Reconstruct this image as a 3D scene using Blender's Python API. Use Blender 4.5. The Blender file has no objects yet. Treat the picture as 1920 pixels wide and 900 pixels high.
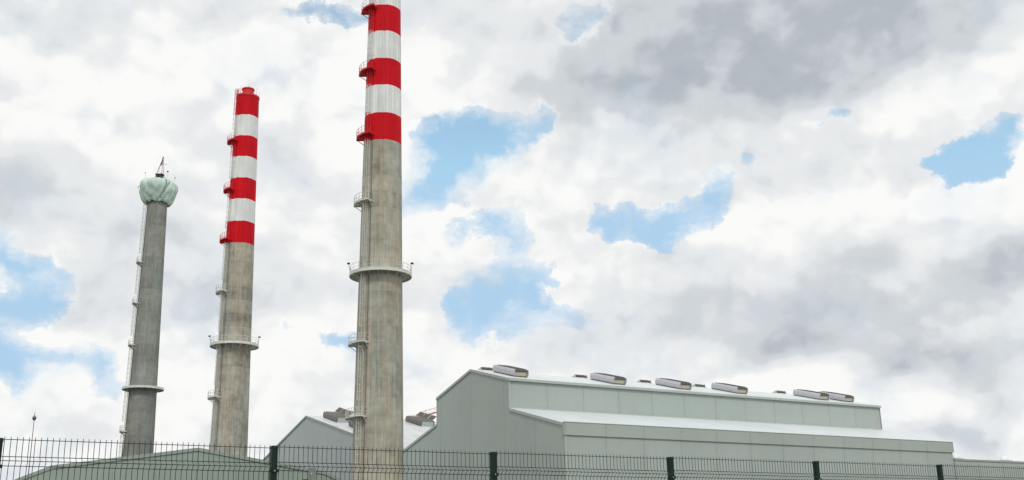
import bpy, bmesh, math, random
from mathutils import Vector, Matrix, noise as mnoise
R = math.radians
scene = bpy.context.scene
col = scene.collection

# ------------------------------------------------------------------ camera
CAM_H = 1.6
cd = bpy.data.cameras.new('camera')
cam = bpy.data.objects.new('camera', cd); col.objects.link(cam)
cd.sensor_width = 36.0
cd.lens = 37.676
cd.clip_start = 0.1; cd.clip_end = 9000
PITCH, ROLL = R(16.292), R(-1.158)
cam.matrix_world = Matrix.Translation((0, 0, CAM_H)) @ Matrix.Rotation(R(90) + PITCH, 4, 'X') @ Matrix.Rotation(ROLL, 4, 'Z')
scene.camera = cam
scene.render.resolution_x = 1024; scene.render.resolution_y = 480

# ------------------------------------------------------------------ light and exposure
SUN_AZ, SUN_EL = 172.0, 46.0          # clockwise from +Y (view direction); behind the camera to the right
SUN_STRENGTH = 1.5
SKY_STRENGTH = 0.1
scene.view_settings.view_transform = 'Standard'
scene.view_settings.look = 'None'
scene.view_settings.exposure = 0.0
scene.view_settings.gamma = 1.0
scene.view_settings.use_curve_mapping = False
sd = bpy.data.lights.new('sun', 'SUN'); sd.energy = SUN_STRENGTH; sd.angle = R(11); sd.color = (1.0, 0.955, 0.89)
sun = bpy.data.objects.new('sun', sd); col.objects.link(sun)
sdir = Vector((math.sin(R(SUN_AZ)) * math.cos(R(SUN_EL)), math.cos(R(SUN_AZ)) * math.cos(R(SUN_EL)), math.sin(R(SUN_EL))))
sun.rotation_euler = (-sdir).to_track_quat('-Z', 'Y').to_euler()
sun.location = (60, -60, 120)


# ------------------------------------------------------------------ node expression helper
class NT:
    def __init__(self, tree): self.t = tree; self.n = tree.nodes; self.l = tree.links
    def set(self, node, i, v):
        s = node.inputs[i]
        if isinstance(v, bpy.types.NodeSocket): self.l.new(v, s)
        elif v is not None: s.default_value = v
    def m(self, op, a, b=None, c=None, clamp=False):
        n = self.n.new('ShaderNodeMath'); n.operation = op; n.use_clamp = clamp
        self.set(n, 0, a); self.set(n, 1, b); self.set(n, 2, c); return n.outputs[0]
    def add(self, a, b): return self.m('ADD', a, b)
    def sub(self, a, b): return self.m('SUBTRACT', a, b)
    def mul(self, a, b): return self.m('MULTIPLY', a, b)
    def v(self, op, a, b=None, out=0):
        n = self.n.new('ShaderNodeVectorMath'); n.operation = op
        self.set(n, 0, a)
        if op == 'SCALE': self.set(n, 3, b)
        elif b is not None: self.set(n, 1, b)
        return n.outputs[out]
    def comb(self, x, y, z):
        n = self.n.new('ShaderNodeCombineXYZ'); self.set(n, 0, x); self.set(n, 1, y); self.set(n, 2, z); return n.outputs[0]
    def sep(self, v):
        n = self.n.new('ShaderNodeSeparateXYZ'); self.set(n, 0, v); return n.outputs
    def noise(self, vec, scale, detail=4, rough=.5, dist=0., out=0, lac=2.0):
        n = self.n.new('ShaderNodeTexNoise'); self.set(n, 'Vector', vec); n.inputs['Scale'].default_value = scale
        n.inputs['Detail'].default_value = detail; n.inputs['Roughness'].default_value = rough
        n.inputs['Distortion'].default_value = dist; n.inputs['Lacunarity'].default_value = lac; return n.outputs[out]
    def voro(self, vec, scale, detail=2, rough=.5, smooth=.6):
        n = self.n.new('ShaderNodeTexVoronoi'); n.feature = 'SMOOTH_F1'; self.set(n, 'Vector', vec)
        n.inputs['Scale'].default_value = scale; n.inputs['Detail'].default_value = detail
        n.inputs['Roughness'].default_value = rough; n.inputs['Smoothness'].default_value = smooth; return n.outputs[0]
    def white(self, vec, out=0):
        n = self.n.new('ShaderNodeTexWhiteNoise'); n.noise_dimensions = '3D'; self.set(n, 'Vector', vec); return n.outputs[out]
    def rng(self, v, a, b, c=0., d=1., smooth=False):
        n = self.n.new('ShaderNodeMapRange'); n.clamp = True
        if smooth: n.interpolation_type = 'SMOOTHSTEP'
        self.set(n, 0, v); n.inputs[1].default_value = a; n.inputs[2].default_value = b
        n.inputs[3].default_value = c; n.inputs[4].default_value = d; return n.outputs[0]
    def mix(self, f, a, b, blend='MIX'):
        n = self.n.new('ShaderNodeMix'); n.data_type = 'RGBA'; n.blend_type = blend
        self.set(n, 0, f)
        for i, v in ((6, a), (7, b)):
            if isinstance(v, tuple) and len(v) == 3: v = (*v, 1)
            self.set(n, i, v)
        return n.outputs[2]
    def tex(self, which):
        n = self.n.new('ShaderNodeTexCoord'); return n.outputs[which]


# ------------------------------------------------------------------ sky: Nishita air behind broken cumulus (a function of world direction)
# lobes in degrees of azimuth / elevation: centre az, el, half widths, weight
HOLES = [(-2.6,21.3,2.25,1.18,1),(-0.5,22.0,1.95,0.92,1),(1.4,22.9,0.48,0.62,0.5),(-4.5,19.6,1.76,1.06,1),(-5.2,18.5,0.96,0.78,0.8),(-3.7,20.6,1.35,1.4,0.9),(-1.3,17.0,1.35,0.9,0.7),(-0.1,16.6,0.67,0.84,0.8),(-1.6,17.5,0.6,0.56,0.5),(0.1,14.9,0.96,1.12,0.8),(-0.8,14.3,0.9,0.84,0.6),(1.4,14.0,0.54,1.26,0.9),(-2.1,12.8,1.26,1.12,0.8),(0.5,12.3,1.8,0.84,0.8),(2.5,11.9,0.9,0.45,0.7),(11.2,18.4,0.95,0.78,0.9),(10.1,17.4,1.06,0.9,1),(8.6,16.5,0.9,0.62,0.95),(6.5,16.9,1.56,0.62,0.95),(5.1,17.0,0.84,0.48,0.9),(7.8,16.1,0.66,0.45,0.6),(11.8,19.0,0.54,0.42,0.5),(25.1,18.8,1.32,0.88,1),(23.8,18.6,1.01,0.52,0.9),(24.8,18.0,0.62,0.47,0.9),(26.6,19.4,0.84,0.53,0.95),(22.7,18.7,0.65,0.31,0.5),(26.0,20.1,0.57,0.36,0.5),(25.5,18.2,0.53,0.52,0.8),(18.5,21.6,0.52,0.28,0.85),(17.3,21.0,0.62,0.34,0.35),(13.6,19.8,0.42,0.31,0.4),(-10.2,28.4,1.65,0.52,0.95),(-11.6,27.9,0.9,0.45,0.7),(-8.5,28.3,0.84,0.31,0.5),(4.7,27.9,0.96,0.84,0.3),(5.3,27.5,0.75,0.56,0.2),(-25.8,14.8,0.78,0.78,0.7),(-24.9,13.5,1.2,1.17,0.75),(-24.0,12.9,0.65,0.78,0.6),(-26.0,11.6,0.72,1.04,0.75),(-24.9,9.1,1.44,0.88,1),(-23.3,9.6,1.04,0.52,0.9),(-25.9,9.3,0.96,1.17,0.9),(-21.0,9.0,0.99,0.78,0.85),(-21.2,9.8,0.78,0.42,0.6),(-24.7,12.1,0.72,1.04,0.6),(-9.7,11.1,1.26,0.36,0.75),(-12.6,11.2,0.52,0.21,0.5)]
DARKS = [(13.7,25.5,9.9,2.8,0.62),(18.4,25.7,6.44,2.34,0.4),(12.2,25.4,3.6,1.68,0.18),(19.3,23.5,4.2,1.56,0.22),(8.4,22.2,4.48,1.96,0.3),(15.0,23.2,6.44,1.96,0.2),(5.2,25.2,4.8,1.82,0.25),(-1.7,26.5,4.48,2.6,0.18),(-0.0,28.4,6.0,1.56,0.25),(23.7,25.6,3.9,2.34,0.3),(6.3,28.1,3.6,1.4,0.2),(-24.2,16.7,4.94,2.21,0.3),(-26.9,18.2,3.12,2.86,0.25),(-20.2,15.2,2.86,1.56,0.22),(-12.0,14.8,3.0,1.68,0.25),(-18.2,16.4,3.36,1.68,0.12),(-22.3,12.6,2.86,1.12,0.2),(-24.7,26.3,4.16,1.82,0.15),(-16.4,27.1,4.5,1.4,0.12),(-16.1,13.5,3.92,1.4,0.15),(-11.8,19.0,3.92,2.24,0.07),(-24.3,7.8,1.2,1.04,0.14),(-19.8,6.4,1.56,1.04,0.14),(15.2,10.8,5.98,2.08,0.42),(11.2,12.4,4.2,2.52,0.22),(22.2,8.9,4.8,1.43,0.55),(19.2,11.0,3.12,2.08,0.2),(25.1,13.6,2.16,1.32,0.6),(22.2,14.7,2.6,1.04,0.15),(24.3,11.6,2.88,1.2,0.25),(17.7,9.5,4.16,1.17,0.3),(25.0,8.1,2.16,1.3,0.3),(21.1,5.8,4.8,0.78,0.28),(2.8,20.8,4.5,1.12,0.12),(19.5,14.2,3.12,1.82,0.2),(24.2,5.4,2.64,0.72,0.2),(-15.2,8.2,1.82,0.7,0.15),(8.2,19.4,4.2,0.84,0.15),(25.5,16.4,1.44,0.91,0.15)]
BRIGHTS = [(22.4,10.2,1.8,0.68,0.55),(5.3,22.4,1.8,0.98,0.25),(3.7,19.6,4.5,0.84,0.1),(12.3,16.0,3.08,1.4,0.2),(23.3,17.0,1.44,1.04,0.25),(14.3,19.4,2.8,0.56,0.15),(-22.8,15.0,1.56,0.73,0.25),(-22.4,10.5,3.12,1.04,0.2),(-19.4,22.5,6.76,3.08,0.15),(-22.1,7.9,2.4,1.04,0.12),(-10.4,10.4,3.36,0.84,0.15),(24.9,6.9,2.2,0.43,0.3),(19.9,6.4,3.64,0.36,0.15),(2.6,13.7,0.84,0.84,0.1),(4.7,27.3,1.2,0.78,0.2),(11.6,24.7,0.56,0.42,0.15),(10.3,24.2,0.6,0.45,0.15),(12.2,8.2,5.04,0.84,0.2),(-5.1,21.1,0.8,0.9,0.2)]

world = bpy.data.worlds.new('World'); scene.world = world; world.use_nodes = True
w = NT(world.node_tree); w.n.clear()
d = w.v('NORMALIZE', w.tex('Generated'))
dx, dy, dz = w.sep(d)
az = w.mul(w.m('ARCTAN2', dx, dy), 180 / math.pi)
el = w.mul(w.m('ARCSINE', dz), 180 / math.pi)
p0 = w.comb(az, w.mul(el, 1.25), 0.0)
def n2(vec, scale, detail, rough, out=0, dist=0.):
    o = w.noise(vec, scale, detail, rough, dist, out); o.node.noise_dimensions = '2D'; return o
def vo2(vec, scale, detail, rough):
    n = w.n.new('ShaderNodeTexVoronoi'); n.voronoi_dimensions = '2D'; n.feature = 'F1'; w.set(n, 'Vector', vec)
    n.inputs['Scale'].default_value = scale; n.inputs['Detail'].default_value = detail; n.inputs['Roughness'].default_value = rough
    return n.outputs[0]
def lobes(src, lst, inner, outer):
    tot = None
    for a, e, ra, re, wt in lst:
        q = w.v('MULTIPLY', w.v('SUBTRACT', src, (a, e, 0)), (1 / ra, 1 / re, 0))
        g = w.rng(w.v('LENGTH', q, out=1), inner, outer, wt, 0., smooth=True)
        tot = g if tot is None else w.m('ADD', tot, g)
    return tot
wa = w.v('SUBTRACT', n2(p0, .17, 7, .64, out=1), (.5, .5, .5))
pw = w.v('ADD', w.comb(az, el, 0.), w.v('MULTIPLY', wa, (5.6, 4.0, 0.)))
hole = lobes(pw, HOLES, .0, 1.95)
wb = w.v('SUBTRACT', n2(w.v('ADD', p0, (40., 10., 0.)), .09, 3, .5, out=1), (.5, .5, .5))
pb = w.v('ADD', w.comb(az, el, 0.), w.v('MULTIPLY', wb, (9., 5., 0.)))
dark = lobes(pb, DARKS, .0, 1.9)
brt = lobes(pw, BRIGHTS, .0, 1.8)
pv = w.v('ADD', p0, w.v('MULTIPLY', wa, (2.0, 2.0, 0.)))
UP = (-.30, 1.0, 0.)
def height(q):
    a = w.mul(w.sub(.45, vo2(q, .26, 2.6, .52)), .75)
    b = w.mul(w.sub(n2(q, .22, 7, .52), .5), .85)
    return w.add(a, b)
h0 = height(pv)
h1 = height(w.v('ADD', pv, UP))
soft = w.sub(n2(w.v('MULTIPLY', pv, (.55, 1., 0.)), .085, 3.5, .48), .5)
mid = w.sub(n2(w.v('ADD', w.v('MULTIPLY', pv, (.7, 1., 0.)), (9., 33., 0.)), .30, 4, .5), .5)
edge = w.sub(n2(pv, .75, 7, .64), .5)
veil = w.sub(n2(w.v('ADD', w.v('MULTIPLY', pw, (.7, 1.1, 0.)), (5., 71., 0.)), .30, 5, .58), .5)
namp = w.rng(hole, .0, .35, .30, 1.0, smooth=True)
cov = w.add(w.sub(1.0, w.mul(hole, .98)), w.mul(namp, w.add(w.mul(h0, .78), w.mul(edge, .40))))
crisp = w.rng(n2(w.v('ADD', p0, (77., 21., 0.)), .16, 3, .5), .38, .62, .30, .95, smooth=True)
thick = w.rng(w.add(.46, w.mul(w.sub(cov, .46), crisp)), .27, .66, smooth=True)
def puffs(q): return w.sub(.5, vo2(q, .115, 3.2, .55))
big0 = puffs(w.v('ADD', pv, (3.1, 1.7, 0.))); big1 = puffs(w.v('ADD', pv, (2.4, 3.9, 0.)))
bigrel = w.m('MINIMUM', w.m('MAXIMUM', w.sub(big0, big1), -.22), .22)
thin = w.rng(w.add(cov, w.mul(veil, 2.5)), -.55, 1.0, .02, .74, smooth=True)
alpha = w.m('MAXIMUM', thick, thin)
near = w.m('MAXIMUM', w.rng(cov, .35, 1.05, 1., 0., smooth=True), w.rng(hole, .05, .5, 0., 1., smooth=True))        # 1 close to a gap, 0 deep inside cloud
relief = w.mul(w.sub(h0, h1), w.add(.10, w.mul(near, .42)))
lum = w.add(.95, relief)
lum = w.add(lum, w.mul(bigrel, .34))
lum = w.add(lum, w.mul(h0, .13))
lum = w.add(lum, w.mul(mid, .18))
lum = w.sub(lum, w.mul(w.mul(w.m('MINIMUM', dark, .80), w.add(.60, w.mul(mid, .9))), w.sub(1.0, w.mul(near, .45))))
lum = w.add(lum, w.mul(brt, .40))
lum = w.add(lum, w.mul(soft, .32))
lum = w.add(lum, w.mul(near, .05))
cr = w.n.new('ShaderNodeValToRGB'); w.l.new(lum, cr.inputs[0])
cr.color_ramp.interpolation = 'EASE'
els = cr.color_ramp.elements
els[0].position = .05; els[0].color = (.36, .39, .445, 1)
els[1].position = 1.0; els[1].color = (.965, .965, .95, 1)
for pos, c in ((.35, (.46, .50, .545)), (.58, (.63, .665, .70)), (.78, (.80, .82, .835))):
    e_ = els.new(pos); e_.color = (*c, 1)
sky = w.n.new('ShaderNodeTexSky'); sky.sky_type = 'NISHITA'; sky.sun_disc = False
sky.sun_elevation = R(SUN_EL); sky.sun_rotation = R(SUN_AZ)
sky.air_density = 1.0; sky.dust_density = 1.2; sky.ozone_density = 1.5
blue = w.mix(1.0, sky.outputs[0], (2.3, 2.4, 1.98), 'MULTIPLY')
blue = w.v('MINIMUM', blue, (4.2, 6.35, 8.5))
cloud = w.mix(1.0, cr.outputs[0], (10.0, 10.0, 10.0), 'MULTIPLY')
upc = w.mix(alpha, blue, cloud)
below = w.rng(dz, -.03, .0)
final = w.mix(below, (1.6, 1.6, 1.5), upc)
bg = w.n.new('ShaderNodeBackground'); w.l.new(final, bg.inputs[0]); bg.inputs[1].default_value = SKY_STRENGTH
wo = w.n.new('ShaderNodeOutputWorld'); w.l.new(bg.outputs[0], wo.inputs[0])
world.cycles.sampling_method = 'MANUAL'; world.cycles.sample_map_resolution = 512


# ------------------------------------------------------------------ materials
def new_mat(name):
    m = bpy.data.materials.new(name); m.use_nodes = True
    t = NT(m.node_tree); t.n.clear()
    b = t.n.new('ShaderNodeBsdfPrincipled'); o = t.n.new('ShaderNodeOutputMaterial')
    t.l.new(b.outputs[0], o.inputs[0])
    return m, t, b

def simple(name, c, rough=.5, metal=0., var=.10, scale=2.0, spec=.5):
    m, t, b = new_mat(name)
    n = t.noise(t.tex('Object'), scale, 4, .6)
    f = t.rng(n, .25, .75, 1 - var, 1 + var)
    cc = t.v('SCALE', (*c,), f)
    t.l.new(cc, b.inputs['Base Color'])
    b.inputs['Roughness'].default_value = rough; b.inputs['Metallic'].default_value = metal
    b.inputs['Specular IOR Level'].default_value = spec
    return m

RED = (.60, .004, .013)
WHITE = (.76, .78, .77)

def band_chain(t, z, bands, base, first_red=True):
    c = base
    red = first_red
    for zb in bands:
        f = t.rng(z, zb - .03, zb + .03)
        c = t.mix(f, c, RED if red else WHITE)
        red = not red
    return c

def concrete_mat(name, tone_a, tone_b, dark, bands=(), facets=28, seed=0., lift=2.5, contrast=1.0):
    """board-marked slip-form concrete: per-lift, per-board tone, drip streaks, joints, painted warning bands"""
    m, t, b = new_mat(name)
    uv = t.tex('UV'); u, v, _ = t.sep(uv)
    ob = t.tex('Object')
    z = t.sep(ob)[2]
    # individual form panels
    cu = t.m('FLOOR', t.mul(u, 1.0)); cv = t.m('FLOOR', t.mul(v, 1 / lift))
    wn = t.white(t.comb(cu, cv, seed))
    wcol = t.white(t.comb(cu, 3.0, seed + 5))
    wrow = t.white(t.comb(7.0, cv, seed + 9))
    blot = t.noise(ob, .30, 6, .62)
    blot2 = t.noise(t.v('ADD', ob, (13, 7, 31)), .9, 5, .65)
    streak = t.noise(t.comb(t.mul(u, 2.6), t.mul(v, .11), seed), 1.0, 5, .6)
    streak2 = t.noise(t.comb(t.mul(u, 6.0), t.mul(v, .22), seed + 3), 1.0, 3, .6)
    tint = t.noise(t.comb(t.mul(u, .35), t.mul(v, .06), seed + 20), 1.0, 3, .5)
    base = t.mix(t.rng(tint, .35, .65), tone_a, tone_b)
    f = t.add(1.0, t.mul(t.sub(wn, .5), .10 * contrast))
    f = t.add(f, t.mul(t.sub(wcol, .5), .10 * contrast))
    f = t.add(f, t.mul(t.sub(wrow, .5), .17 * contrast))
    f = t.add(f, t.mul(t.sub(blot, .5), .75 * contrast))
    f = t.add(f, t.mul(t.sub(blot2, .5), .50 * contrast))
    f = t.add(f, t.mul(t.sub(streak, .5), .55 * contrast))
    base = t.v('SCALE', base, f)
    # dark drips
    dr = t.mul(t.rng(streak2, .60, .74, 0, 1, True), t.rng(blot, .40, .58, 0, 1, True))
    base = t.mix(t.mul(dr, .8), base, dark)
    # light lime bloom
    lb = t.mul(t.rng(t.noise(t.comb(t.mul(u, 1.3), t.mul(v, .5), seed + 40), 1.0, 5, .6), .58, .74, 0, 1, True), .35)
    base = t.mix(lb, base, (.50, .50, .47))
    # joints: vertical every board, horizontal every lift
    fu = t.m('ABSOLUTE', t.sub(t.m('FRACT', u), .5)); jv = t.mul(t.rng(fu, .46, .495), t.rng(t.white(t.comb(cu, cv, seed + 2)), .45, .8))
    fv = t.m('ABSOLUTE', t.sub(t.m('FRACT', t.mul(v, 1 / lift)), .5)); jh = t.mul(t.rng(fv, .482, .5), t.rng(blot2, .35, .6))
    base = t.mix(t.mul(t.m('MAXIMUM', jv, jh), .38), base, dark)
    if bands:
        wob = t.mul(t.sub(t.noise(ob, .6, 2, .5), .5), .12)
        step = t.mul(t.sub(t.white(t.comb(cu, 1.0, seed)), .5), .09)
        zz = t.add(t.add(z, wob), step)
        dirt = t.rng(streak, .25, .75, .72, 1.14)
        dirt2 = t.rng(blot, .3, .7, .88, 1.08)
        facet = t.add(1.0, t.mul(t.sub(wcol, .5), .20))
        dd = t.mul(t.mul(dirt, dirt2), facet)
        painted = band_chain(t, zz, bands, base)
        pm = t.rng(zz, bands[0] - .03, bands[0] + .03)
        stained = t.v('SCALE', painted, dd)
        flake = t.mul(dr, .30)
        stained = t.mix(flake, stained, (.16, .15, .14))
        base = t.mix(pm, base, stained)
        rr = t.rng(pm, 0., 1., .88, .75)
        t.l.new(rr, b.inputs['Roughness'])
        pass
    else:
        b.inputs['Roughness'].default_value = .9
    b.inputs['Specular IOR Level'].default_value = .15
    t.l.new(base, b.inputs['Base Color'])
    bp = t.n.new('ShaderNodeBump'); bp.inputs['Strength'].default_value = .35; bp.inputs['Distance'].default_value = .05
    hh = t.sub(t.add(t.mul(blot2, .5), streak), t.m('MAXIMUM', jv, jh))
    t.l.new(hh, bp.inputs['Height']); t.l.new(bp.outputs[0], b.inputs['Normal'])
    return m

def banded_steel(name, bands, base=(.62, .63, .58)):
    m, t, b = new_mat(name)
    z = t.sep(t.tex('Object'))[2]
    n = t.noise(t.tex('Object'), 1.5, 4, .6)
    c = band_chain(t, z, bands, base) if bands else t.mix(0.0, base, base)
    c = t.v('SCALE', c, t.rng(n, .3, .7, .86, 1.1))
    c = t.mix(t.rng(n, .66, .74, 0, .5), c, (.20, .12, .07))
    t.l.new(c, b.inputs['Base Color']); b.inputs['Roughness'].default_value = .55
    return m

def panel_mat(name, c, bay, gable_lines=(), seed=0., rough=.42, x0=0., tone=(.97, 1.0, 1.08)):
    """painted sandwich-panel cladding: faint tone per bay and course, vertical cover strips with fixings, dirt runs"""
    m, t, b = new_mat(name)
    ob = t.tex('Object'); x, y, z = t.sep(ob)
    isx = t.rng(t.m('ABSOLUTE', t.sep(t.tex('Normal'))[0]), .5, .6)
    # the cladding's own direction comes from which wall it is on: gables run along y, long walls along x
    run = t.add(t.mul(isx, y), t.mul(t.sub(1.0, isx), x))
    cell = t.comb(t.m('FLOOR', t.mul(run, 1 / bay)), t.m('FLOOR', t.mul(z, 1 / 1.1)), isx)
    wn = t.white(cell); wb = t.white(t.comb(t.m('FLOOR', t.mul(t.sub(run, x0), 1 / bay)), seed, isx))
    bl = t.noise(ob, .07, 4, .55); bl2 = t.noise(ob, .5, 5, .6)
    st = t.noise(t.comb(t.mul(run, 1.6), t.mul(z, .10), seed), 1.0, 4, .6)
    f = t.add(1.0, t.mul(t.sub(wn, .5), .030))
    f = t.add(f, t.mul(t.sub(wb, .5), .055))
    f = t.add(f, t.mul(t.sub(bl, .5), .34))
    f = t.add(f, t.mul(t.sub(bl2, .5), .10))
    f = t.add(f, t.mul(t.sub(st, .5), .13))
    cc = t.v('SCALE', c, f)
    cc = t.mix(t.rng(bl2, .35, .65, 0, .6), cc, (c[0] * tone[0], c[1] * tone[1], c[2] * tone[2]))
    # cover strips
    fx = t.mul(t.sub(.5, t.m('ABSOLUTE', t.sub(t.m('FRACT', t.mul(t.sub(x, x0), 1 / bay)), .5))), bay)
    lx = t.mul(t.rng(fx, .035, .075, 1, 0), t.sub(1.0, isx))
    ly = None
    for gy in gable_lines:
        q = t.rng(t.m('ABSOLUTE', t.sub(y, gy)), .035, .09, 1, 0)
        ly = q if ly is None else t.m('MAXIMUM', ly, q)
    line = lx if ly is None else t.m('MAXIMUM', lx, t.mul(ly, isx))
    dots = t.m('MAXIMUM', .55, t.rng(t.m('ABSOLUTE', t.sub(t.m('FRACT', t.mul(z, 1 / 2.2)), .5)), .40, .46))
    grime = None
    near_l = t.mul(t.rng(fx, .0, .8, 1, 0), t.sub(1.0, isx))
    cc = t.mix(t.mul(t.mul(near_l, t.rng(st, .45, .7)), .16), cc, (.14, .15, .13))
    cc = t.mix(t.mul(t.mul(line, dots), .62), cc, (.13, .155, .14))
    fz = t.m('ABSOLUTE', t.sub(t.m('FRACT', t.mul(z, 1 / 1.1)), .5))
    cc = t.mix(t.mul(t.rng(fz, .47, .495), t.mul(t.rng(bl2, .35, .65), .10)), cc, (.12, .14, .13))
    t.l.new(cc, b.inputs['Base Color']); b.inputs['Roughness'].default_value = rough
    b.inputs['Specular IOR Level'].default_value = .45
    bp = t.n.new('ShaderNodeBump'); bp.inputs['Strength'].default_value = .12; bp.inputs['Distance'].default_value = .03
    t.l.new(t.add(t.mul(bl2, 2.0), line), bp.inputs['Height']); t.l.new(bp.outputs[0], b.inputs['Normal'])
    return m

def roof_mat(name, c, stain=(.30, .24, .22), amt=.0):
    m, t, b = new_mat(name)
    ob = t.tex('Object'); x, y, z = t.sep(ob)
    n = t.noise(ob, .12, 5, .6)
    sh = t.white(t.comb(t.m('FLOOR', t.mul(x, 1.0)), 2., 3.))
    f = t.add(t.add(1.0, t.mul(t.sub(n, .5), .22)), t.mul(t.sub(sh, .5), .06))
    cc = t.v('SCALE', c, f)
    if amt:
        s = t.noise(t.v('MULTIPLY', ob, (1., .25, 1.)), .35, 4, .6)
        cc = t.mix(t.rng(s, .5, .7, 0, amt), cc, stain)
    fx = t.m('ABSOLUTE', t.sub(t.m('FRACT', x), .5))
    cc = t.mix(t.mul(t.rng(fx, .45, .5), .2), cc, (.3, .32, .33))
    t.l.new(cc, b.inputs['Base Color']); b.inputs['Roughness'].default_value = .38
    return m

M = {}
C3_BANDS = (60.48, 64.84, 69.35, 73.76, 78.33, 82.80, 87.30)
C2_BANDS = (58.47, 62.78, 67.19, 71.45, 75.82, 80.13, 84.49)
M['conc3'] = concrete_mat('board_marked_concrete', (.36, .37, .32), (.375, .34, .265), (.12, .11, .09), C3_BANDS, seed=1., contrast=1.5)
M['conc2'] = concrete_mat('weathered_concrete', (.315, .325, .275), (.335, .305, .245), (.11, .105, .085), C2_BANDS, seed=17., contrast=1.8)
M['conc1'] = concrete_mat('grey_slipform_concrete', (.245, .265, .252), (.22, .224, .195), (.10, .105, .10), (), seed=31., contrast=1.1)
M['steel3'] = banded_steel('gallery_paint_banded', C3_BANDS)
M['steel2'] = banded_steel('gallery_paint_banded_far', C2_BANDS)
M['steel1'] = banded_steel('gallery_zinc', ())
M['red'] = simple('red_paint', RED, .5)
M['wall'] = panel_mat('green_grey_cladding', (.368, .42, .388), 6.525, (7.4, 15.6, 25.5, 35.6, 43.2), 3.)
M['wall_b'] = panel_mat('blue_grey_cladding', (.385, .44, .435), 8.0, (60.0, 68.2, 76.4, 84.2, 92.2, 100.4, 108.5, 116.6, 124.8, 133.0), 9.)
M['wall_c'] = panel_mat('green_cladding', (.29, .362, .308), 6.0, (), 5., x0=-35.9, tone=(.98, .95, .98))
M['parapet'] = panel_mat('parapet_cladding', (.362, .412, .372), 6.525, (), 13.)
M['roof'] = roof_mat('white_roof_sheet', (.62, .68, .69))
M['roof_b'] = roof_mat('white_roof_sheet_stained', (.60, .62, .63), amt=.45)
M['trim'] = simple('flashing', (.29, .345, .31), .45)
M['trim_l'] = simple('pale_flashing', (.40, .44, .41), .45)
M['joint'] = simple('joint_seal', (.27, .315, .285), .6)
M['vent_w'] = simple('vent_aluminium', (.45, .45, .49), .45, .0)
M['vent_t'] = simple('vent_cream', (.50, .47, .38), .5)
M['vent_k'] = simple('vent_dark', (.085, .075, .065), .55)
M['vent_b'] = simple('vent_bronze', (.125, .118, .115), .45)
M['vent_o'] = simple('vent_olive', (.15, .145, .115), .5)
M['dome'] = simple('skylight_acrylic', (.72, .76, .80), .25, 0, .03)
M['tarp'] = simple('green_sheeting', (.48, .62, .55), .6, 0, .14, .8)
M['rope'] = simple('rope', (.05, .05, .045), .8)
M['black'] = simple('black_steel', (.025, .025, .028), .5)
M['rust'] = simple('rusty_steel', (.20, .08, .06), .7)
M['green'] = simple('dark_green_coating', (.004, .022, .014), .55, 0, .15, 6, .25)
M['wire'] = simple('green_wire_coating', (.010, .026, .020), .45, 0, .1, 6)
M['galv'] = simple('galvanised', (.20, .235, .22), .45, .35, .22, 14)
M['bolt'] = simple('zinc_bolt', (.5, .5, .5), .35, .8)
M['mast'] = simple('mast_grey', (.10, .10, .11), .5)
M['crane_w'] = simple('crane_white', (.55, .55, .58), .5)
M['crane_r'] = simple('crane_red', (.48, .12, .12), .5)
M['plinth'] = simple('kerb_concrete', (.30, .29, .27), .9, 0, .2, 3)
M['cable'] = simple('ladder_shade_tone', (.16, .165, .15), .6)  # dark colour imitating the shade line along the chimney ladders


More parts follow.
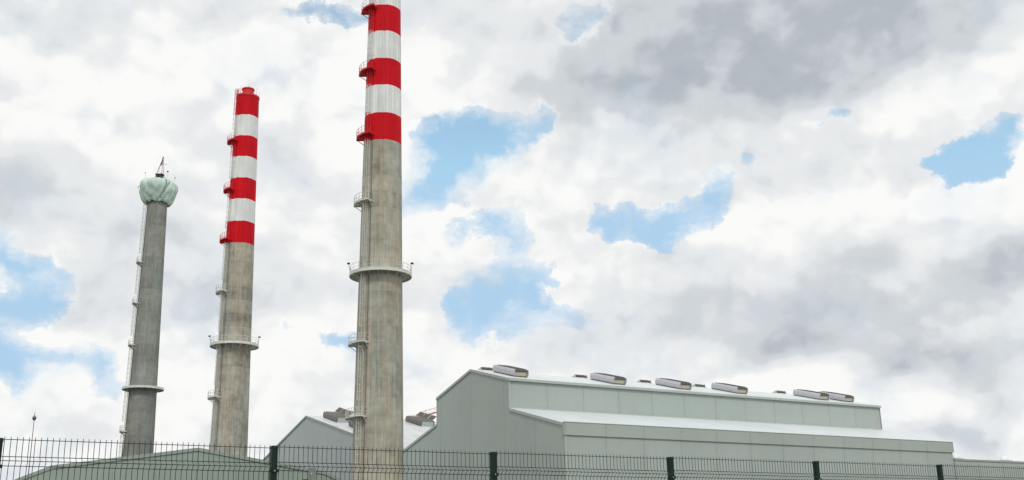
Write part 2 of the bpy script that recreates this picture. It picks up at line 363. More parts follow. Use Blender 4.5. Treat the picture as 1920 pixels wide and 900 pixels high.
# ------------------------------------------------------------------ mesh builder
class MB:
    def __init__(self): self.v = []; self.f = []; self.mi = []; self.uv = None
    def face(self, idx, mi=0): self.f.append(tuple(idx)); self.mi.append(mi)
    def hexa(self, p, mi=0):                       # p: 4 bottom + 4 top, counter-clockwise from above
        b = len(self.v); self.v += [tuple(q) for q in p]
        for q in ((3, 2, 1, 0), (4, 5, 6, 7), (0, 1, 5, 4), (1, 2, 6, 5), (2, 3, 7, 6), (3, 0, 4, 7)):
            self.face([b + i for i in q], mi)
    def box(self, x0, x1, y0, y1, z0, z1, mi=0):
        self.hexa([(x0, y0, z0), (x1, y0, z0), (x1, y1, z0), (x0, y1, z0), (x0, y0, z1), (x1, y0, z1), (x1, y1, z1), (x0, y1, z1)], mi)
    def beam(self, a, b, wd, ht, mi=0, up=(0, 0, 1)):
        a = Vector(a); b = Vector(b); d = (b - a).normalized(); up = Vector(up)
        if abs(d.dot(up)) > .98: up = Vector((1, 0, 0))
        s = d.cross(up).normalized(); t = s.cross(d).normalized()
        s *= wd / 2; t *= ht / 2
        self.hexa([a - s - t, a + s - t, b + s - t, b - s - t, a - s + t, a + s + t, b + s + t, b - s + t], mi)
    def tube(self, pts, r, n=5, mi=0, r1=None, closed=False):
        pts = [Vector(p) for p in pts]; k = len(pts); base = len(self.v)
        for i, p in enumerate(pts):
            if closed: d = (pts[(i + 1) % k] - pts[i - 1])
            else: d = pts[min(i + 1, k - 1)] - pts[max(i - 1, 0)]
            d.normalize()
            up = Vector((0, 0, 1)) if abs(d.z) < .9 else Vector((1, 0, 0))
            s = d.cross(up).normalized(); t = s.cross(d)
            rr = r if r1 is None else r + (r1 - r) * i / (k - 1)
            for j in range(n):
                a = 2 * math.pi * j / n
                self.v.append(tuple(p + s * (rr * math.cos(a)) + t * (rr * math.sin(a))))
        rng = range(k) if closed else range(k - 1)
        for i in rng:
            i2 = (i + 1) % k
            for j in range(n):
                j2 = (j + 1) % n
                self.face((base + i * n + j, base + i * n + j2, base + i2 * n + j2, base + i2 * n + j), mi)
        if not closed:
            self.face([base + j for j in range(n)][::-1], mi); self.face([base + (k - 1) * n + j for j in range(n)], mi)
    def lathe(self, prof, n=32, mi=0, c=(0, 0), cap=True, a0=0.):
        base = len(self.v)
        for r, z in prof:
            for j in range(n):
                a = 2 * math.pi * j / n + a0
                self.v.append((c[0] + r * math.cos(a), c[1] + r * math.sin(a), z))
        for i in range(len(prof) - 1):
            for j in range(n):
                j2 = (j + 1) % n
                self.face((base + i * n + j, base + i * n + j2, base + (i + 1) * n + j2, base + (i + 1) * n + j), mi)
        if cap:
            self.face([base + j for j in range(n)][::-1], mi); self.face([base + (len(prof) - 1) * n + j for j in range(n)], mi)
    def prism(self, poly, axis, a0, a1, mi=0):
        """poly of (p, q); axis 'x': extruded along x with p=y, q=z; axis 'y': along y with p=x, q=z"""
        n = len(poly); b = len(self.v)
        for a in (a0, a1):
            for p, q in poly: self.v.append((a, p, q) if axis == 'x' else (p, a, q))
        self.face(list(range(b, b + n)), mi); self.face(list(range(b + n, b + 2 * n))[::-1], mi)
        for i in range(n):
            j = (i + 1) % n
            self.face((b + i, b + n + i, b + n + j, b + j), mi)
    def build(self, name, mats, parent=None, smooth=False):
        if not isinstance(mats, (list, tuple)): mats = [mats]
        me = bpy.data.meshes.new(name); me.from_pydata([tuple(p) for p in self.v], [], self.f)
        for m_ in mats: me.materials.append(m_)
        for p, i in zip(me.polygons, self.mi): p.material_index = i; p.use_smooth = smooth
        bm = bmesh.new(); bm.from_mesh(me); bmesh.ops.recalc_face_normals(bm, faces=bm.faces); bm.to_mesh(me); bm.free()
        me.update()
        o = bpy.data.objects.new(name, me); col.objects.link(o)
        if parent: o.parent = parent
        return o

def tag(o, label=None, cat=None, group=None, kind=None):
    if label: o['label'] = label
    if cat: o['category'] = cat
    if group: o['group'] = group
    if kind: o['kind'] = kind
    return o

def empty(name, loc=(0, 0, 0), rz=0.):
    o = bpy.data.objects.new(name, None); col.objects.link(o); o.empty_display_size = .5
    o.location = loc; o.rotation_euler = (0, 0, rz); return o

def kids(o): return [c for c in bpy.data.objects if c.parent == o]
def copy_tree(o, parent=None):
    c = o.copy(); col.objects.link(c)
    if parent: c.parent = parent
    for ch in kids(o): copy_tree(ch, c)
    return c


# ------------------------------------------------------------------ ground
def ground():
    m, t, b = new_mat('yard_ground')
    ob = t.tex('Object')
    n = t.noise(ob, .05, 6, .6); f = t.noise(ob, 3.0, 5, .65)
    c = t.mix(t.rng(n, .42, .58), (.11, .11, .10), (.075, .085, .045))
    c = t.v('SCALE', c, t.rng(f, .2, .8, .7, 1.3))
    t.l.new(c, b.inputs['Base Color']); b.inputs['Roughness'].default_value = .95
    mb = MB(); k = 48; R_ = 5000
    mb.v.append((0, 0, 0))
    for i in range(k): mb.v.append((R_ * math.cos(2 * math.pi * i / k), R_ * math.sin(2 * math.pi * i / k), 0))
    for i in range(k): mb.face((0, 1 + i, 1 + (i + 1) % k))
    tag(mb.build('ground', m), kind='structure')
    m2, t2, b2 = new_mat('yard_slab')
    o2 = t2.tex('Object'); n2_ = t2.noise(o2, .4, 6, .6)
    t2.l.new(t2.v('SCALE', (.20, .20, .19), t2.rng(n2_, .3, .7, .8, 1.2)), b2.inputs['Base Color']); b2.inputs['Roughness'].default_value = .9
    mb = MB(); mb.box(-85, 160, -22, 0.0, -.05, .004)
    o = mb.build('pavement', m2); o.location = (6.481, 142.735, 0); o.rotation_euler = (0, 0, math.atan2(.52055, .85383))
    tag(o, kind='structure')
ground()

# ------------------------------------------------------------------ halls (local frame: x along the long walls, y across the gables)
HX, HY = 6.481, 142.735
HA = math.atan2(.52055389, .85382882)

def slab(mb, x0, x1, a, b, th=.14, mi=0):
    """roof sheet between (y,z) points a and b, running from x0 to x1, lying on top of the line"""
    (y0, z0), (y1, z1) = a, b
    mb.hexa([(x0, y0, z0), (x1, y0, z0), (x1, y1, z1), (x0, y1, z1), (x0, y0, z0 + th), (x1, y0, z0 + th), (x1, y1, z1 + th), (x0, y1, z1 + th)], mi)

def edge_trim(mb, pts, x0=-.16, x1=-.004, drop=.24, rise=.16, mi=0):
    for (y0, z0), (y1, z1) in zip(pts[:-1], pts[1:]):
        mb.hexa([(x0, y0, z0 - drop), (x1, y0, z0 - drop), (x1, y1, z1 - drop), (x0, y1, z1 - drop),
                 (x0, y0, z0 + rise), (x1, y0, z0 + rise), (x1, y1, z1 + rise), (x0, y1, z1 + rise)], mi)

def zline(pts, y):
    for (y0, z0), (y1, z1) in zip(pts[:-1], pts[1:]):
        if y0 <= y <= y1 and y1 > y0: return z0 + (z1 - z0) * (y - y0) / (y1 - y0)
    return pts[-1][1]

def make_vent(kind):
    """long louvred smoke vent: local x across (2.7 m), local y up the slope (9 m), z out of the roof"""
    root = bpy.data.objects.new('roof_vent', None); col.objects.link(root)
    L, Wd, H = (6.5, 2.4, .98) if kind == 'pale' else (7.8, 3.0, 1.15)
    hm, fm, lm = (M['vent_t'], M['vent_w'], M['vent_k']) if kind == 'pale' else (M['wall_b'], M['vent_b'], M['vent_o'])
    mb = MB(); mb.box(.14, Wd - .14, .25 if kind == 'pale' else .05, L - .25, -.25, H * (.72 if kind == 'pale' else .84)); mb.box(.05, Wd - .05, .12, L - .12, -.25, .10, 1)
    mb.build('vent_housing', [hm, M['vent_k']], root)
    for sx in (0, 1):
        mb = MB()
        x = 0 if sx == 0 else Wd
        o = -1 if sx == 0 else 1
        prof = [(0, .10), (o * .10, .30), (o * .10, H * .75), (-o * .02, H * 1.04), (-o * .14, H * 1.10), (-o * .08, H * .98), (-o * .03, H * .7), (-o * .04, .10)]
        mb.prism([(x + p, q) for p, q in prof], 'y', 0, L)
        for k in range(1, 5): mb.box(min(x + o * .10, x + o * .125), max(x + o * .10, x + o * .125), L * k / 5 - .03, L * k / 5 + .03, .30, H * .75)
        mb.build('vent_flap', fm, root)
    mb = MB()
    mb.hexa([(.08, .10, H * .80), (Wd - .08, .10, H * .80), (Wd - .08, L - .15, H * .80), (.08, L - .15, H * .80),
             (.30, .30, H * 1.19), (Wd - .30, .30, H * 1.19), (Wd - .30, L - .55, H * 1.19), (.30, L - .55, H * 1.19)])
    for k in range(11): mb.box(.34, Wd - .34, .45 + k * .46, .70 + k * .46, H * 1.185, H * 1.22)
    mb.build('vent_cover', lm, root)
    if kind == 'bronze':
        mb = MB()
        for y0 in (.3, 3.1, 5.9):
            mb.hexa([(Wd - .35, y0, H * 1.17), (Wd - .27, y0, H * 1.17), (Wd - .27, y0 + 2.5, H * 1.17), (Wd - .35, y0 + 2.5, H * 1.17),
                     (Wd + .55, y0, H * 1.95), (Wd + .63, y0, H * 1.93), (Wd + .63, y0 + 2.5, H * 1.93), (Wd + .55, y0 + 2.5, H * 1.95)])
        mb.build('open_lid', M['vent_k'], root)
    return root

def place_vent(proto, parent, x, y, z, slope, used, up=1, sc=1.0):
    o = proto if not used.get(proto) else copy_tree(proto)
    used[proto] = True
    o.parent = parent
    o.rotation_euler = (math.atan(slope), 0, 0) if up > 0 else (math.atan(-slope), 0, 0)
    o.location = (x, y, z); o.scale = (1, sc, 1)
    return o

def main_hall():
    root = tag(empty('factory_hall', (HX, HY, 0), HA), 'tall stepped green-grey industrial hall right of the nearest chimney', 'factory')
    L = 78.3
    prof = [(0, 17.85), (14.1, 21.50), (14.1, 25.85), (25.4, 28.82), (36.7, 25.95), (36.7, 21.75), (50.0, 18.45)]
    mb = MB()
    mb.prism([(0, 0)] + [(y, z) for y, z in prof] + [(50.0, 0)], 'x', 0, L)
    mb.build('wall', M['wall'], root)
    mb = MB()
    ring = lambda a, b: slab(mb, -.12, L + .12, a, b)
    ring((.05, 17.87), (14.04, 21.53)); ring((13.8, 25.80), (25.40, 28.85)); ring((25.40, 28.85), (37.0, 25.90)); ring((36.76, 21.76), (50.0, 18.47))
    mb.build('roof', M['roof'], root)
    mb = MB()
    edge_trim(mb, [(0, 17.85), (14.0, 21.50)]); edge_trim(mb, [(13.85, 25.80), (25.4, 28.85), (36.95, 25.90)]); edge_trim(mb, [(36.8, 21.73), (50, 18.45)])
    mb.box(-.14, L + .1, 13.72, 13.90, 25.60, 25.98)                # eaves gutter of the upper roof
    mb.box(-.10, .12, 13.98, 14.18, 21.66, 25.58)                   # corner flashing
    mb.box(-.10, .12, 36.62, 36.84, 21.95, 25.65)
    mb.box(-.10, .14, -.09, .12, 0, 16.35)
    mb.box(0, L, 14.02, 14.097, 21.62, 21.86)
    for k in range(4): mb.box(L - .02, L + .06, 14.0 + k * .001, 14.2, 21.7, 25.7)
    mb.build('roof_trim', M['trim_l'], root)
    mb = MB()
    mb.box(-.22, L + .2, -.20, -.004, 16.42, 18.08); mb.box(-.22, -.004, -.004, .30, 16.42, 18.08)
    pp = mb.build('parapet', M['parapet'], root)
    mb = MB(); mb.box(-.26, L + .24, -.24, .06, 18.082, 18.17); mb.build('coping', M['trim'], pp)
    return root

def second_hall():
    root = tag(empty('factory_hall', (HX, HY, 0), HA), 'broad gabled blue-grey hall with bronze roof vents behind the nearest chimney', 'factory')
    L = 92.
    prof = [(50.04, 18.45), (96.4, 29.90), (142.0, 18.20)]
    mb = MB(); mb.prism([(50.04, 0)] + prof + [(142.0, 0)], 'x', 0, L); mb.build('wall', M['wall_b'], root)
    mb = MB(); slab(mb, -.12, L, (50.06, 18.49), (96.4, 29.93)); slab(mb, -.12, L, (96.4, 29.93), (142.4, 18.14)); mb.build('roof', M['roof_b'], root)
    mb = MB(); edge_trim(mb, [(50.06, 18.45), (96.4, 29.90), (142.3, 18.15)], drop=.24); mb.build('roof_trim', M['trim'], root)
    return root

def low_hall():
    root = tag(empty('storage_hall', (HX, HY, 0), HA), 'low green hall with broken-pitch roof behind the left part of the fence', 'building')
    cx = -35.9
    prof = [(cx - 31.5, 8.4), (cx - 24.5, 12.55), (cx - 20.2, 14.42), (cx, 17.50), (cx + 20.2, 14.42), (cx + 24.5, 12.55), (cx + 31.5, 8.4)]
    prof = [(p, q) for p, q in prof]
    y0, y1 = 45.0, 67.0
    mb = MB(); mb.prism([(prof[0][0], 0)] + prof + [(prof[-1][0], 0)], 'y', y0, y1); mb.build('wall', M['wall_c'], root)
    mb = MB(); mt = MB()
    for (xa, za), (xb, zb) in zip(prof[:-1], prof[1:]):
        mb.hexa([(xa, y0 - .05, za + .01), (xb, y0 - .05, zb + .01), (xb, y1 + .1, zb + .01), (xa, y1 + .1, za + .01),
                 (xa, y0 - .05, za + .16), (xb, y0 - .05, zb + .16), (xb, y1 + .1, zb + .16), (xa, y1 + .1, za + .16)])
        mt.hexa([(xa, y0 - .16, za - .30), (xb, y0 - .16, zb - .30), (xb, y0 - .052, zb - .30), (xa, y0 - .052, za - .30),
                 (xa, y0 - .16, za + .19), (xb, y0 - .16, zb + .19), (xb, y0 - .052, zb + .19), (xa, y0 - .052, za + .19)])
    mb.build('roof', M['roof_b'], root); mt.build('roof_trim', M['trim'], root)
    return root

def annexe():
    root = tag(empty('factory_annexe', (HX, HY, 0), HA), 'long low flat-roofed annexe with two white skylight domes at the far right', 'building')
    x0, x1 = 78.55, 150.
    mb = MB(); mb.box(x0, x1, .02, 36, 0, 15.25); mb.build('wall', M['parapet'], root)
    mb = MB(); mb.box(x0, x1 + .1, .20, 36.1, 15.253, 15.30); mb.build('roof', M['roof'], root)
    mb = MB(); mb.box(x0, x1 + .15, -.10, .19, 15.12, 15.42); mb.build('coping', M['trim'], root)
    for (x, y) in ((81.0, 1.6), (94.3, 1.6)):
        b = MB(); b.box(x - .95, x + .95, y - .95, y + .95, 15.302, 15.62)
        c = b.build('skylight_curb', M['trim_l'], root)
        d = MB(); d.lathe([(.80, 15.60), (.80, 15.70), (.74, 15.92), (.60, 16.13), (.38, 16.29), (.16, 16.36), (.03, 16.375)], 24, c=(x, y))
        d.build('skylight_dome', M['dome'], c, True)
    return root

hall = main_hall(); hall2 = second_hall(); low_hall(); annexe()
SL = (28.82 - 25.85) / 11.3
pale = make_vent('pale'); used = {}
for x in (2.8, 21.1, 34.5, 46.9, 66.6, 72.9):
    y = 17.2
    place_vent(pale, hall, x, y, 26.0 + SL * (y - 13.85), SL, used)
for x in (3.6, 21.4, 34.8, 47.0, 66.6):
    y = 26.25
    place_vent(pale, hall, x - 1.2, y, 28.95 - SL * (y - 25.4), SL, used, up=-1)
SB = (29.90 - 18.45) / 46.36
bronze = make_vent('bronze')
for x in (3.0, 13.2, 22.0, 34.0, 46.0):
    y = 87.0
    place_vent(bronze, hall2, x, y, 30.05 - SB * (96.4 - y), SB, used)
for x in (3.4, 26.0):
    y = 76.0
    place_vent(bronze, hall2, x, y, 30.05 - SB * (96.4 - y), SB, used, sc=.75)


# ------------------------------------------------------------------ chimneys
FAC = 28
class Chimney:
    def __init__(s, name, x, y, r_lo, r_hi, label, conc, steel, floors, ladder_phi, sector, ring_z=None, ring_r=4.4, top=None, bands=()):
        s.x, s.y = x, y; s.steel = steel; s.bands = bands
        (z1, R1), (z2, R2) = r_lo, r_hi
        s.rad = lambda z: R1 + (R2 - R1) * (z - z1) / (z2 - z1)
        s.root = tag(empty(name, (x, y, 0)), label, 'chimney')
        s.a0 = math.atan2(-y, -x); s.top = top
        # shaft
        mb = MB(); zs = [0.] + [z for z in [2.5 * i for i in range(1, 60)] if z < top - .3] + [top]
        n = FAC; ph = s.a0 + .09
        for z in zs:
            for j in range(n): mb.v.append((s.rad(z) * math.cos(2 * math.pi * j / n + ph), s.rad(z) * math.sin(2 * math.pi * j / n + ph), z))
        for i in range(len(zs) - 1):
            for j in range(n): mb.face((i * n + j, i * n + (j + 1) % n, (i + 1) * n + (j + 1) % n, (i + 1) * n + j))
        mb.face([(len(zs) - 1) * n + j for j in range(n)])
        sh = mb.build('shaft', conc, s.root)
        me = sh.data; uvl = me.uv_layers.new(name='UVMap'); k = 0
        for p in me.polygons:
            idx = [me.loops[l].vertex_index for l in p.loop_indices]
            js = [v % n for v in idx]
            wrap = (0 in js) and (n - 1 in js) and len(js) == 4
            for l, v in zip(p.loop_indices, idx):
                j = v % n
                if wrap and j == 0: j = n
                uvl.data[l].uv = (j, me.vertices[v].co.z)
        s.shaft = sh
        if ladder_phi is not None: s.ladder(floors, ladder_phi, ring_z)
        for z in floors: s.platform(z, sector, ladder_phi)
        if ring_z: s.ring(ring_z, ring_r)
    def P(s, phi, r, z):
        a = s.a0 - R(phi); return Vector((r * math.cos(a), r * math.sin(a), z))
    def ladder(s, floors, phi, ring_z):
        z0, z1 = 1.0, s.top + .9
        mb = MB(); cg = MB()
        tang = s.P(phi + 90, 1, 0)
        def pt(z, off, lat): return s.P(phi, s.rad(z) + off, z) + tang * lat
        n = 12; SO = .20
        for lat in (-.25, .25): mb.tube([pt(z0 + (z1 - z0) * i / n, SO, lat) for i in range(n + 1)], .040, 4)
        z = z0
        while z < z1: mb.beam(pt(z, SO, -.25), pt(z, SO, .25), .035, .035); z += .33
        z = z0 + 1
        while z < s.top:
            for lat in (-.25, .25): mb.beam(pt(z, -.02, lat), pt(z, SO, lat), .05, .05)
            z += 2.5
        mb.box(0, 0, 0, 0, 0, 0) if False else None
        lad = mb.build('ladder', s.steel, s.root)
        stops = sorted(list(floors) + ([ring_z] if ring_z else []))
        lo = 3.2
        for zt in stops + [z1]:
            hi = zt - .1 if zt != z1 else z1
            angs = [-95, -48, 0, 48, 95]
            def cp(z, a): return pt(z, SO + .05 + .36 * (1 + math.cos(R(a))) * .80, .36 * math.sin(R(a)))
            for a in angs: cg.tube([cp(lo + (hi - lo) * i / 3, a) for i in range(4)], .022, 4)
            z = lo
            while z < hi:
                cg.tube([cp(z, a) for a in range(-110, 111, 22)], .028, 4); z += 1.05
            lo = zt + 2.3
        cg.build('safety_cage', s.steel, lad)
        cb = MB()                                                       # dark strip added beside the ladder to stand for its shade
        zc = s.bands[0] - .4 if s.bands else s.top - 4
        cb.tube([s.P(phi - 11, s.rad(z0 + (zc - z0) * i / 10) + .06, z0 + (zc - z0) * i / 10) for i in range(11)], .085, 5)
        cb.build('ladder_shade_strip', M['cable'], s.root)  # 'cable' here is the ladder shade tone; the strip stands for shade
    def rail(s, mb, z, r, p0, p1, step, closed=False):
        k = max(2, int(round(abs(p1 - p0) / step)))
        ph = [p0 + (p1 - p0) * i / k for i in range(k + (0 if closed else 1))]
        for hgt, rr in ((1.1, .030), (.58, .024), (.12, .045)):
            mb.tube([s.P(p, r, z + hgt) for p in ph], rr, 4, closed=closed)
        for p in ph: mb.tube([s.P(p, r, z), s.P(p, r, z + 1.12)], .032, 4)
    def platform(s, z, sector, phi):
        a, b = sector; r0 = s.rad(z) + .01; r1 = r0 + 1.12
        mb = MB(); k = 5
        ph = [a + (b - a) * i / k for i in range(k + 1)]
        for i in range(k):
            q = [s.P(ph[i], r0, z), s.P(ph[i], r1, z), s.P(ph[i + 1], r1, z), s.P(ph[i + 1], r0, z)]
            mb.hexa(q + [p + Vector((0, 0, .16)) for p in q])
        for i in (0, 2, 3, 5):
            mb.beam(s.P(ph[i], r0 - .02, z - .75), s.P(ph[i], r1 - .15, z - .04), .07, .09)
            mb.beam(s.P(ph[i], r0, z - .06), s.P(ph[i], r1, z - .06), .08, .11)
        pl = mb.build('rest_platform', s.steel, s.root)
        mb = MB(); s.rail(mb, z + .16, r1 - .05, a, b, 14)
        for p in (a, b):
            for hgt in (1.1, .58): mb.tube([s.P(p, r0 + .05, z + .16 + hgt), s.P(p, r1 - .05, z + .16 + hgt)], .03, 4)
        mb.build('railing', s.steel, pl)
    def ring(s, z, r1, rail=True, th=.34):
        r0 = s.rad(z) - .02; n = 48
        mb = MB()
        for i in range(n):
            a, b = 360 * i / n, 360 * (i + 1) / n
            q = [s.P(a, r0, z + .10), s.P(a, r1, z + .10), s.P(b, r1, z + .10), s.P(b, r0, z + .10)]
            mb.hexa(q + [p + Vector((0, 0, .12)) for p in q])
            q = [s.P(a, r1 - .04, z - th + .20), s.P(a, r1 + .05, z - th + .20), s.P(b, r1 + .05, z - th + .20), s.P(b, r1 - .04, z - th + .20)]
            mb.hexa(q + [p + Vector((0, 0, th + .06)) for p in q])
        for i in range(16):
            p = 360 * i / 16 + 5
            mb.beam(s.P(p, r0, z + .02), s.P(p, r1 - .05, z + .02), .10, .14)
            mb.beam(s.P(p, r0, z - .50), s.P(p, r1 - .55, z - .03), .08, .10)
        g = mb.build('ring_gallery', s.steel, s.root)
        if rail:
            mb = MB(); s.rail(mb, z + .22, r1 - .02, 0, 360, 15, True); mb.build('railing', s.steel, g)
            for p in (78, -72):
                mb = MB(); a = s.P(p, r1 + .02, z + .3); b = s.P(p, r1 + .25, z + 1.5)
                mb.tube([a, b], .035, 4)
                c = s.P(p, r1 + .45, z + 1.62); d = s.P(p, r1 + .05, z + 1.62)
                mb.beam(d, c, .26, .22, 1)
                mb.build('floodlight', [s.steel, M['black']], g)

steel3, steel2, steel1 = M['steel3'], M['steel2'], M['steel1']
near_ch = Chimney('chimney', -19.08, 150., (15.0, 3.52), (84.9, 2.45), 'nearest and tallest concrete chimney with red and white bands rising out of view',
    M['conc3'], steel3, (82.35, 71.85, 61.35, 50.95, 30.15, 19.85), 43, (28, 92), 40.35, 4.45, 92.0, C3_BANDS)
mid_ch = Chimney('chimney', -51.6, 195., (21.6, 3.25), (88.2, 2.19), 'middle chimney of three, its red and white banded top fully in view',
    M['conc2'], steel2, (79.1, 69.1, 59.1, 49.1, 29.5), 53, (38, 102), 39.2, 4.35, 89.0, C2_BANDS)
far_ch = Chimney('chimney', -81.8, 235., (23.9, 3.17), (81.0, 2.19), 'plain dark grey farthest chimney with its top wrapped in green sheeting',
    M['conc1'], steel1, (66.3, 56.8, 47.3, 28.4), 79, (60, 112), None, 4.2, 84.2, ())
Chimney.ring(far_ch, 37.8, 4.35, rail=False, th=.42)

def flue(ch, r, h, mat):
    z = ch.top
    mb = MB(); mb.lathe([(ch.rad(z) + .04, z - .35), (ch.rad(z) + .10, z - .30), (ch.rad(z) + .10, z + .04), (ch.rad(z) - .1, z + .12), (r + .2, z + .30)], 28, a0=ch.a0 + .09)
    mb.build('cap', mat, ch.root)
    mb = MB(); mb.lathe([(r, z + .1), (r, z + h - .3), (r + .13, z + h - .25), (r + .13, z + h), (r - .06, z + h), (r - .06, z + h - .9)], 28)
    mb.build('flue', mat, ch.root)
    for p in (-100, -50, 0, 40, 95, 150):
        mb = MB(); mb.tube([ch.P(p, ch.rad(z) - .05, z), ch.P(p, ch.rad(z) + .02, z + 1.6)], .026, 4); mb.build('lightning_rod', ch.steel, ch.root)
    mb = MB(); ch.rail(mb, z + .05, ch.rad(z) + .02, 40, 110, 16); mb.build('railing', ch.steel, ch.root)
flue(mid_ch, 1.12, 1.75, M['red']); flue(near_ch, 1.25, 1.8, M['red'])

# sheeting bundle round the head of the far chimney
def tarpaulin():
    cz = far_ch
    mb = MB(); n = 192; rows = 40
    prof = [(2.22, 81.6), (2.45, 80.75), (2.95, 80.65), (3.35, 81.1), (3.75, 82.0), (4.10, 83.0), (4.35, 84.0), (4.36, 84.75), (4.12, 85.4), (3.65, 85.9), (2.95, 86.2), (2.0, 86.38), (.7, 86.4)]
    def samp(t):
        x = t * (len(prof) - 1); i = min(int(x), len(prof) - 2); f = x - i
        def cr(k, c): 
            return prof[max(0, min(len(prof) - 1, k))][c]
        o = []
        for c in (0, 1):
            p0, p1, p2, p3 = cr(i - 1, c), cr(i, c), cr(i + 1, c), cr(i + 2, c)
            o.append(.5 * ((2 * p1) + (-p0 + p2) * f + (2 * p0 - 5 * p1 + 4 * p2 - p3) * f * f + (-p0 + 3 * p1 - 3 * p2 + p3) * f ** 3))
        return o
    for i in range(rows + 1):
        t = i / rows; r, z = samp(t)
        env = math.sin(math.pi * min(1, t * 1.02)) ** .6
        for j in range(n):
            a = 2 * math.pi * j / n
            ca, sa = math.cos(a), math.sin(a)
            big = mnoise.noise(Vector((ca * 1.3, sa * 1.3, z * .25)))
            fold = 1 - abs(mnoise.noise(Vector((ca * 3.6 + z * .10, sa * 3.6, z * .16 + 5)))) * 2.6
            fold2 = 1 - abs(mnoise.noise(Vector((ca * 7 + z * .25, sa * 7, z * .42 + 11)))) * 2.2
            rr = r * .96 + env * (.30 * big + .26 * (fold - .5) + .20 * (fold2 - .5))
            crease = min(abs(((math.degrees(a) - math.degrees(far_ch.a0) - 22 - (z - 83) * 9 + 180) % 360) - 180), 12)
            rr -= env * .42 * math.exp(-(crease / 4.5) ** 2)
            zz = z + env * .35 * mnoise.noise(Vector((ca * 2.2, sa * 2.2, 9))) + (.35 * mnoise.noise(Vector((ca * 3, sa * 3, 4))) if t < .3 else 0)
            mb.v.append((rr * ca, rr * sa, zz))
    for i in range(rows):
        for j in range(n):
            mb.face((i * n + j, i * n + (j + 1) % n, (i + 1) * n + (j + 1) % n, (i + 1) * n + j))
    mb.face([rows * n + j for j in range(n)])
    o = mb.build('tarpaulin', M['tarp'], None, True); o.location = (cz.x, cz.y, 0)
    tag(o, 'bulging pale green sheeting tied round the head of the farthest chimney', 'tarpaulin')
    ph = list(range(0, 360, 9))
    for pts, rad, cl in (([cz.P(p, 4.45 + .22 * mnoise.noise(Vector((p * .05, 1, 2))), 84.4 + .5 * mnoise.noise(Vector((p * .04, 5, 2)))) for p in (70, 82, 92, 100)], .05, False),
                         ([cz.P(-8, 1.2, 86.6), cz.P(-20, 3.1, 86.3), cz.P(-24, 4.0, 85.4), cz.P(-22, 4.45, 84.2), cz.P(-18, 4.2, 82.8), cz.P(-10, 3.4, 81.2)], .05, False),
                         ([cz.P(p, 2.50, 80.8 + .15 * math.sin(p * .3)) for p in ph], .13, True)):
        rp = MB(); rp.tube(pts, rad, 5, closed=cl); rp.build('tie_rope', M['rope'], o)
    return o
tarpaulin()

def hoist():
    c = far_ch
    root = tag(empty('hoist', (c.x, c.y, 86.35)), 'black drum hoist under a thin rusty tripod on top of the green sheeting', 'hoist')
    mb = MB(); mb.box(-.62, .62, -.62, .62, -.1, 1.35); mb.box(-.80, .95, -.75, .75, 1.35, 1.55)
    for x in (-.5, -.17, .17, .5): mb.box(x - .04, x + .04, -.68, -.625, 0, 1.3)
    mb.build('drum', M['black'], root)
    mb = MB(); apex = Vector((.55, 0, 5.75))
    for f in ((-1.15, -.5, -.25), (.05, .9, 0), (1.2, -.3, 0)):
        mb = MB(); mb.tube([f, apex], .055, 5); mb.build('tripod_leg', M['rust'], root)
    mb = MB(); mb.tube([(-.35, -.6, 1.2), apex], .035, 4); mb.build('cable', M['rust'], root)
    mb = MB(); mb.tube([(-.1, 0, 4.4), (1.5, .1, 4.0)], .04, 4); mb.tube([(.2, 0, 3.8), (.5, 0, 5.7)], .10, 6); mb.box(.44, .66, -.11, .11, 5.6, 5.9)
    mb.build('pulley_arm', M['black'], root)
    for dx, dz, r in ((-3.25, 1.95, .13), (1.95, 2.15, .20), (3.75, .55, .14)):
        mb = MB(); z0 = -.9
        mb.tube([(dx * .93, -.3, z0 if abs(dx) > 3 else -.2), (dx, -.3, dz)], .022, 4)
        mb.lathe([(.02, dz - r), (r, dz - r * .4), (r, dz + r * .5), (.03, dz + r)], 10, 1, c=(dx, -.3))
        mb.build('warning_lamp', [M['galv'], M['black']], root)
hoist()


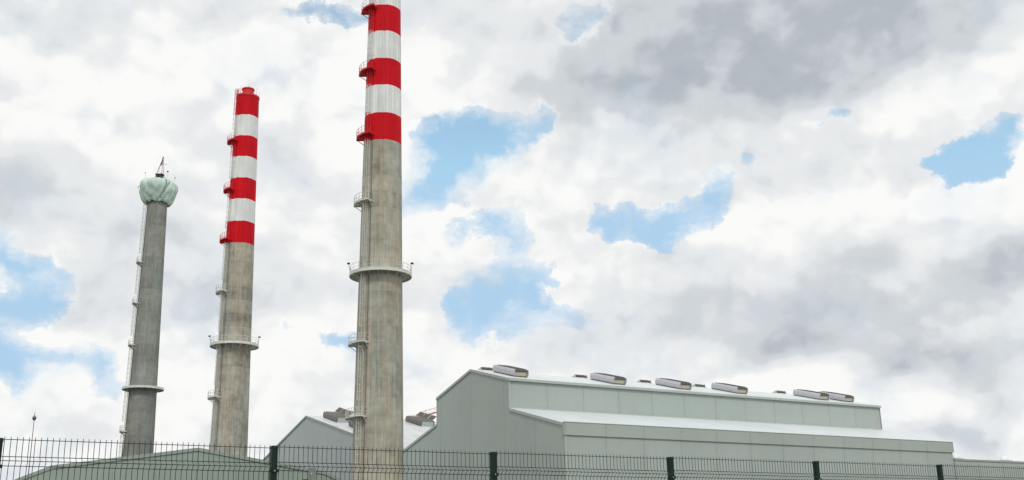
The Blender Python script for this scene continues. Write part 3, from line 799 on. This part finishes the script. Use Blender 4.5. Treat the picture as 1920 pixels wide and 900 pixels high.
# ------------------------------------------------------------------ crane far behind the halls
def crane():
    bx, by = -1.0, 400.
    root = tag(empty('tower_crane', (bx, by, 0)), 'red and white lattice crane jib slanting up behind the tall hall', 'crane')
    mb = MB()
    for sx in (-.9, .9):
        for sy in (-.9, .9): mb.beam((sx, sy, 0), (sx, sy, 58), .2, .2)
    for k in range(29):
        z = 2 * k; s = 1 if k % 2 else -1
        mb.beam((-.9 * s, -.9, z), (.9 * s, -.9, z + 2), .12, .12); mb.beam((-.9, -.9 * s, z), (-.9, .9 * s, z + 2), .12, .12)
        mb.beam((.9, -.9 * s, z), (.9, .9 * s, z + 2), .12, .12); mb.beam((-.9 * s, .9, z), (.9 * s, .9, z + 2), .12, .12)
    mb.build('tower', M['crane_r'], root)
    a = Vector((-41.8 - bx, 0, 49.2)); b = Vector((-1.0, 0, 59.4))
    n = 24; bot = MB(); top = MB()
    for i in range(n):
        p, q = a.lerp(b, i / n), a.lerp(b, (i + 1) / n)
        hp, hq = .7 + 1.1 * min(1, i / 5), .7 + 1.1 * min(1, (i + 1) / 5)
        for y in (-.7, .7): bot.beam(p + Vector((0, y, 0)), q + Vector((0, y, 0)), .26, .30, 0)
        bot.beam(p + Vector((0, -.7, 0)), p + Vector((0, .7, 0)), .14, .14, 0)
        up, uq = p + Vector((0, 0, hp)), q + Vector((0, 0, hq))
        top.beam(up, uq, .14, .14, 1 if (i // 4) % 2 else 0)
        for y in (-.7, .7):
            top.beam(p + Vector((0, y, 0)), up, .11, .11, 1 if (i // 3) % 2 else 0); top.beam(up, q + Vector((0, y, 0)), .09, .09, 0)
    j = bot.build('jib', [M['crane_r']], root); top.build('jib_lattice', [M['crane_w'], M['crane_r']], j)
    mb = MB(); mb.box(-39.9 - bx, -38.3 - bx, -.8, .8, 47.9, 49.6); mb.box(-38.3 - bx, -37.3 - bx, -.5, .5, 47.2, 48.5)
    mb.build('trolley', M['crane_r'], root)
    mb = MB(); mb.box(-1.3, 1.3, -1.3, 1.3, 58, 59.6); mb.box(1.0, 9.0, -.6, .6, 58.2, 58.7); mb.box(6.5, 9, -.9, .9, 56.5, 58.2)
    mb.build('counter_jib', M['crane_r'], root)
crane()


# ------------------------------------------------------------------ lamp mast beyond the fence
def mast():
    root = tag(empty('light_mast', (-40.25, 90., 0)), 'slim grey mast with small round head rising above the fence at far left', 'mast')
    mb = MB(); mb.tube([(0, 0, 0), (0, 0, 13.15)], .07, 8, r1=.026); mb.build('pole', M['mast'], root)
    mb = MB(); mb.lathe([(.05, 13.02), (.14, 13.12), (.17, 13.22), (.15, 13.31), (.06, 13.40), (.02, 13.52), (.015, 13.75)], 12); mb.build('lamp_head', M['mast'], root, True)
mast()


# ------------------------------------------------------------------ welded mesh fence
FA = R(90) - 1.0257
def fence():
    F0 = Vector((-4.534, 9.479, 0)); tp = 2.647
    root = tag(empty('fence', (F0.x, F0.y, 0), FA), 'dark green welded wire mesh fence with V folds across the foreground', 'fence')
    prof = [(0, .026), (0, -.147), (-.048, -.188), (0, -.230), (0, -.62), (0, -.86), (-.048, -.902), (0, -.947), (0, -1.56), (-.048, -1.602), (0, -1.647), (0, -2.34)]
    hor = [0, -.148, -.188, -.229, -.45, -.65, -.86, -.902, -.945, -1.15, -1.36, -1.56, -1.602, -1.645, -1.85, -2.05, -2.25, -2.34]
    wr = random.Random(8)
    mb = MB()
    for i in range(49):
        x = .05 + i * .05 + wr.uniform(-.0018, .0018); tl = wr.uniform(-.0012, .0012)
        mb.tube([(x + tl * (-z), y, tp + z + (wr.uniform(-.002, .002) if k == 0 else 0)) for k, (y, z) in enumerate(prof)], .0031, 5)
    for z in hor:
        y = -.048 if any(abs(z - q) < .001 for q in (-.188, -.902, -1.602)) else 0
        mb.tube([(.03, y - .005, tp + z), (2.47, y - .005, tp + z)], .0036, 5)
    panel = mb.build('mesh_panel', M['wire'], root)
    mb = MB()
    w_ = .0295
    mb.box(-w_, w_, -.031, .031, .0, tp - .002)
    post = mb.build('post', M['green'], root)
    mb = MB(); mb.hexa([(-.034, -.036, tp - .02), (.034, -.036, tp - .02), (.034, .036, tp - .02), (-.034, .036, tp - .02),
                        (-.030, -.032, tp + .010), (.030, -.032, tp + .010), (.030, .032, tp + .010), (-.030, .032, tp + .010)])
    cap = mb.build('post_cap', M['green'], post)
    clips = []
    for z in (-.235, -.92, -1.62, -2.25):
        mb = MB()
        mb.box(-.046, .046, -.0375, -.0315, tp + z - .016, tp + z + .016)
        mb.tube([(.0, -.047, tp + z), (0, -.036, tp + z)], .0075, 8, 1)
        clips.append(mb.build('clip', [M['green'], M['bolt']], post))
    rnd = random.Random(3)
    for i in range(-3, 10):
        dz = .004986 * 2.5 * i
        if i == -3: p, q = panel, post
        else:
            p = panel.copy(); col.objects.link(p)
            q = post.copy(); col.objects.link(q)
            for ch in [cap] + clips:
                c = ch.copy(); col.objects.link(c); c.parent = q
        p.location = (2.5 * i, 0, dz); q.location = (2.5 * i, 0, dz)
        q.rotation_euler = (R(rnd.uniform(-.15, .15)), R(rnd.uniform(-.2, .2)), 0)
    mb = MB(); mb.box(-8.2, 26, -.10, .10, -.02, .16); mb.build('plinth', M['plinth'], root)
fence()

def steel_post():
    root = tag(empty('steel_post', (-2.012, 10.75, 0), R(9)), 'short grey galvanised square post just in front of the wire fence', 'post')
    zt = 2.447
    mb = MB(); h = .037
    mb.hexa([(-h, -h, 0), (h, -h, 0), (h, h, 0), (-h, h, 0), (-h, -h, zt - .006), (h, -h, zt - .006), (h, h, zt - .006), (-h, h, zt - .006)])
    mb.hexa([(-h, -h, zt - .0055), (h, -h, zt - .0055), (h, h, zt - .0055), (-h, h, zt - .0055), (-h + .005, -h + .005, zt), (h - .005, -h + .005, zt), (h - .005, h - .005, zt), (-h + .005, h - .005, zt)])
    mb.build('tube', M['galv'], root)
    mb = MB(); mb.box(-.088, -.0372, -.034, -.020, zt - .123, zt - .113); mb.box(-.043, -.0371, -.034, .02, zt - .16, zt - .104)
    mb.build('strap', M['black'], root)
    mb = MB(); mb.tube([(-.004, -.043, zt - .060), (-.004, -.036, zt - .060)], .009, 10); mb.build('bolt', M['bolt'], root)
steel_post()
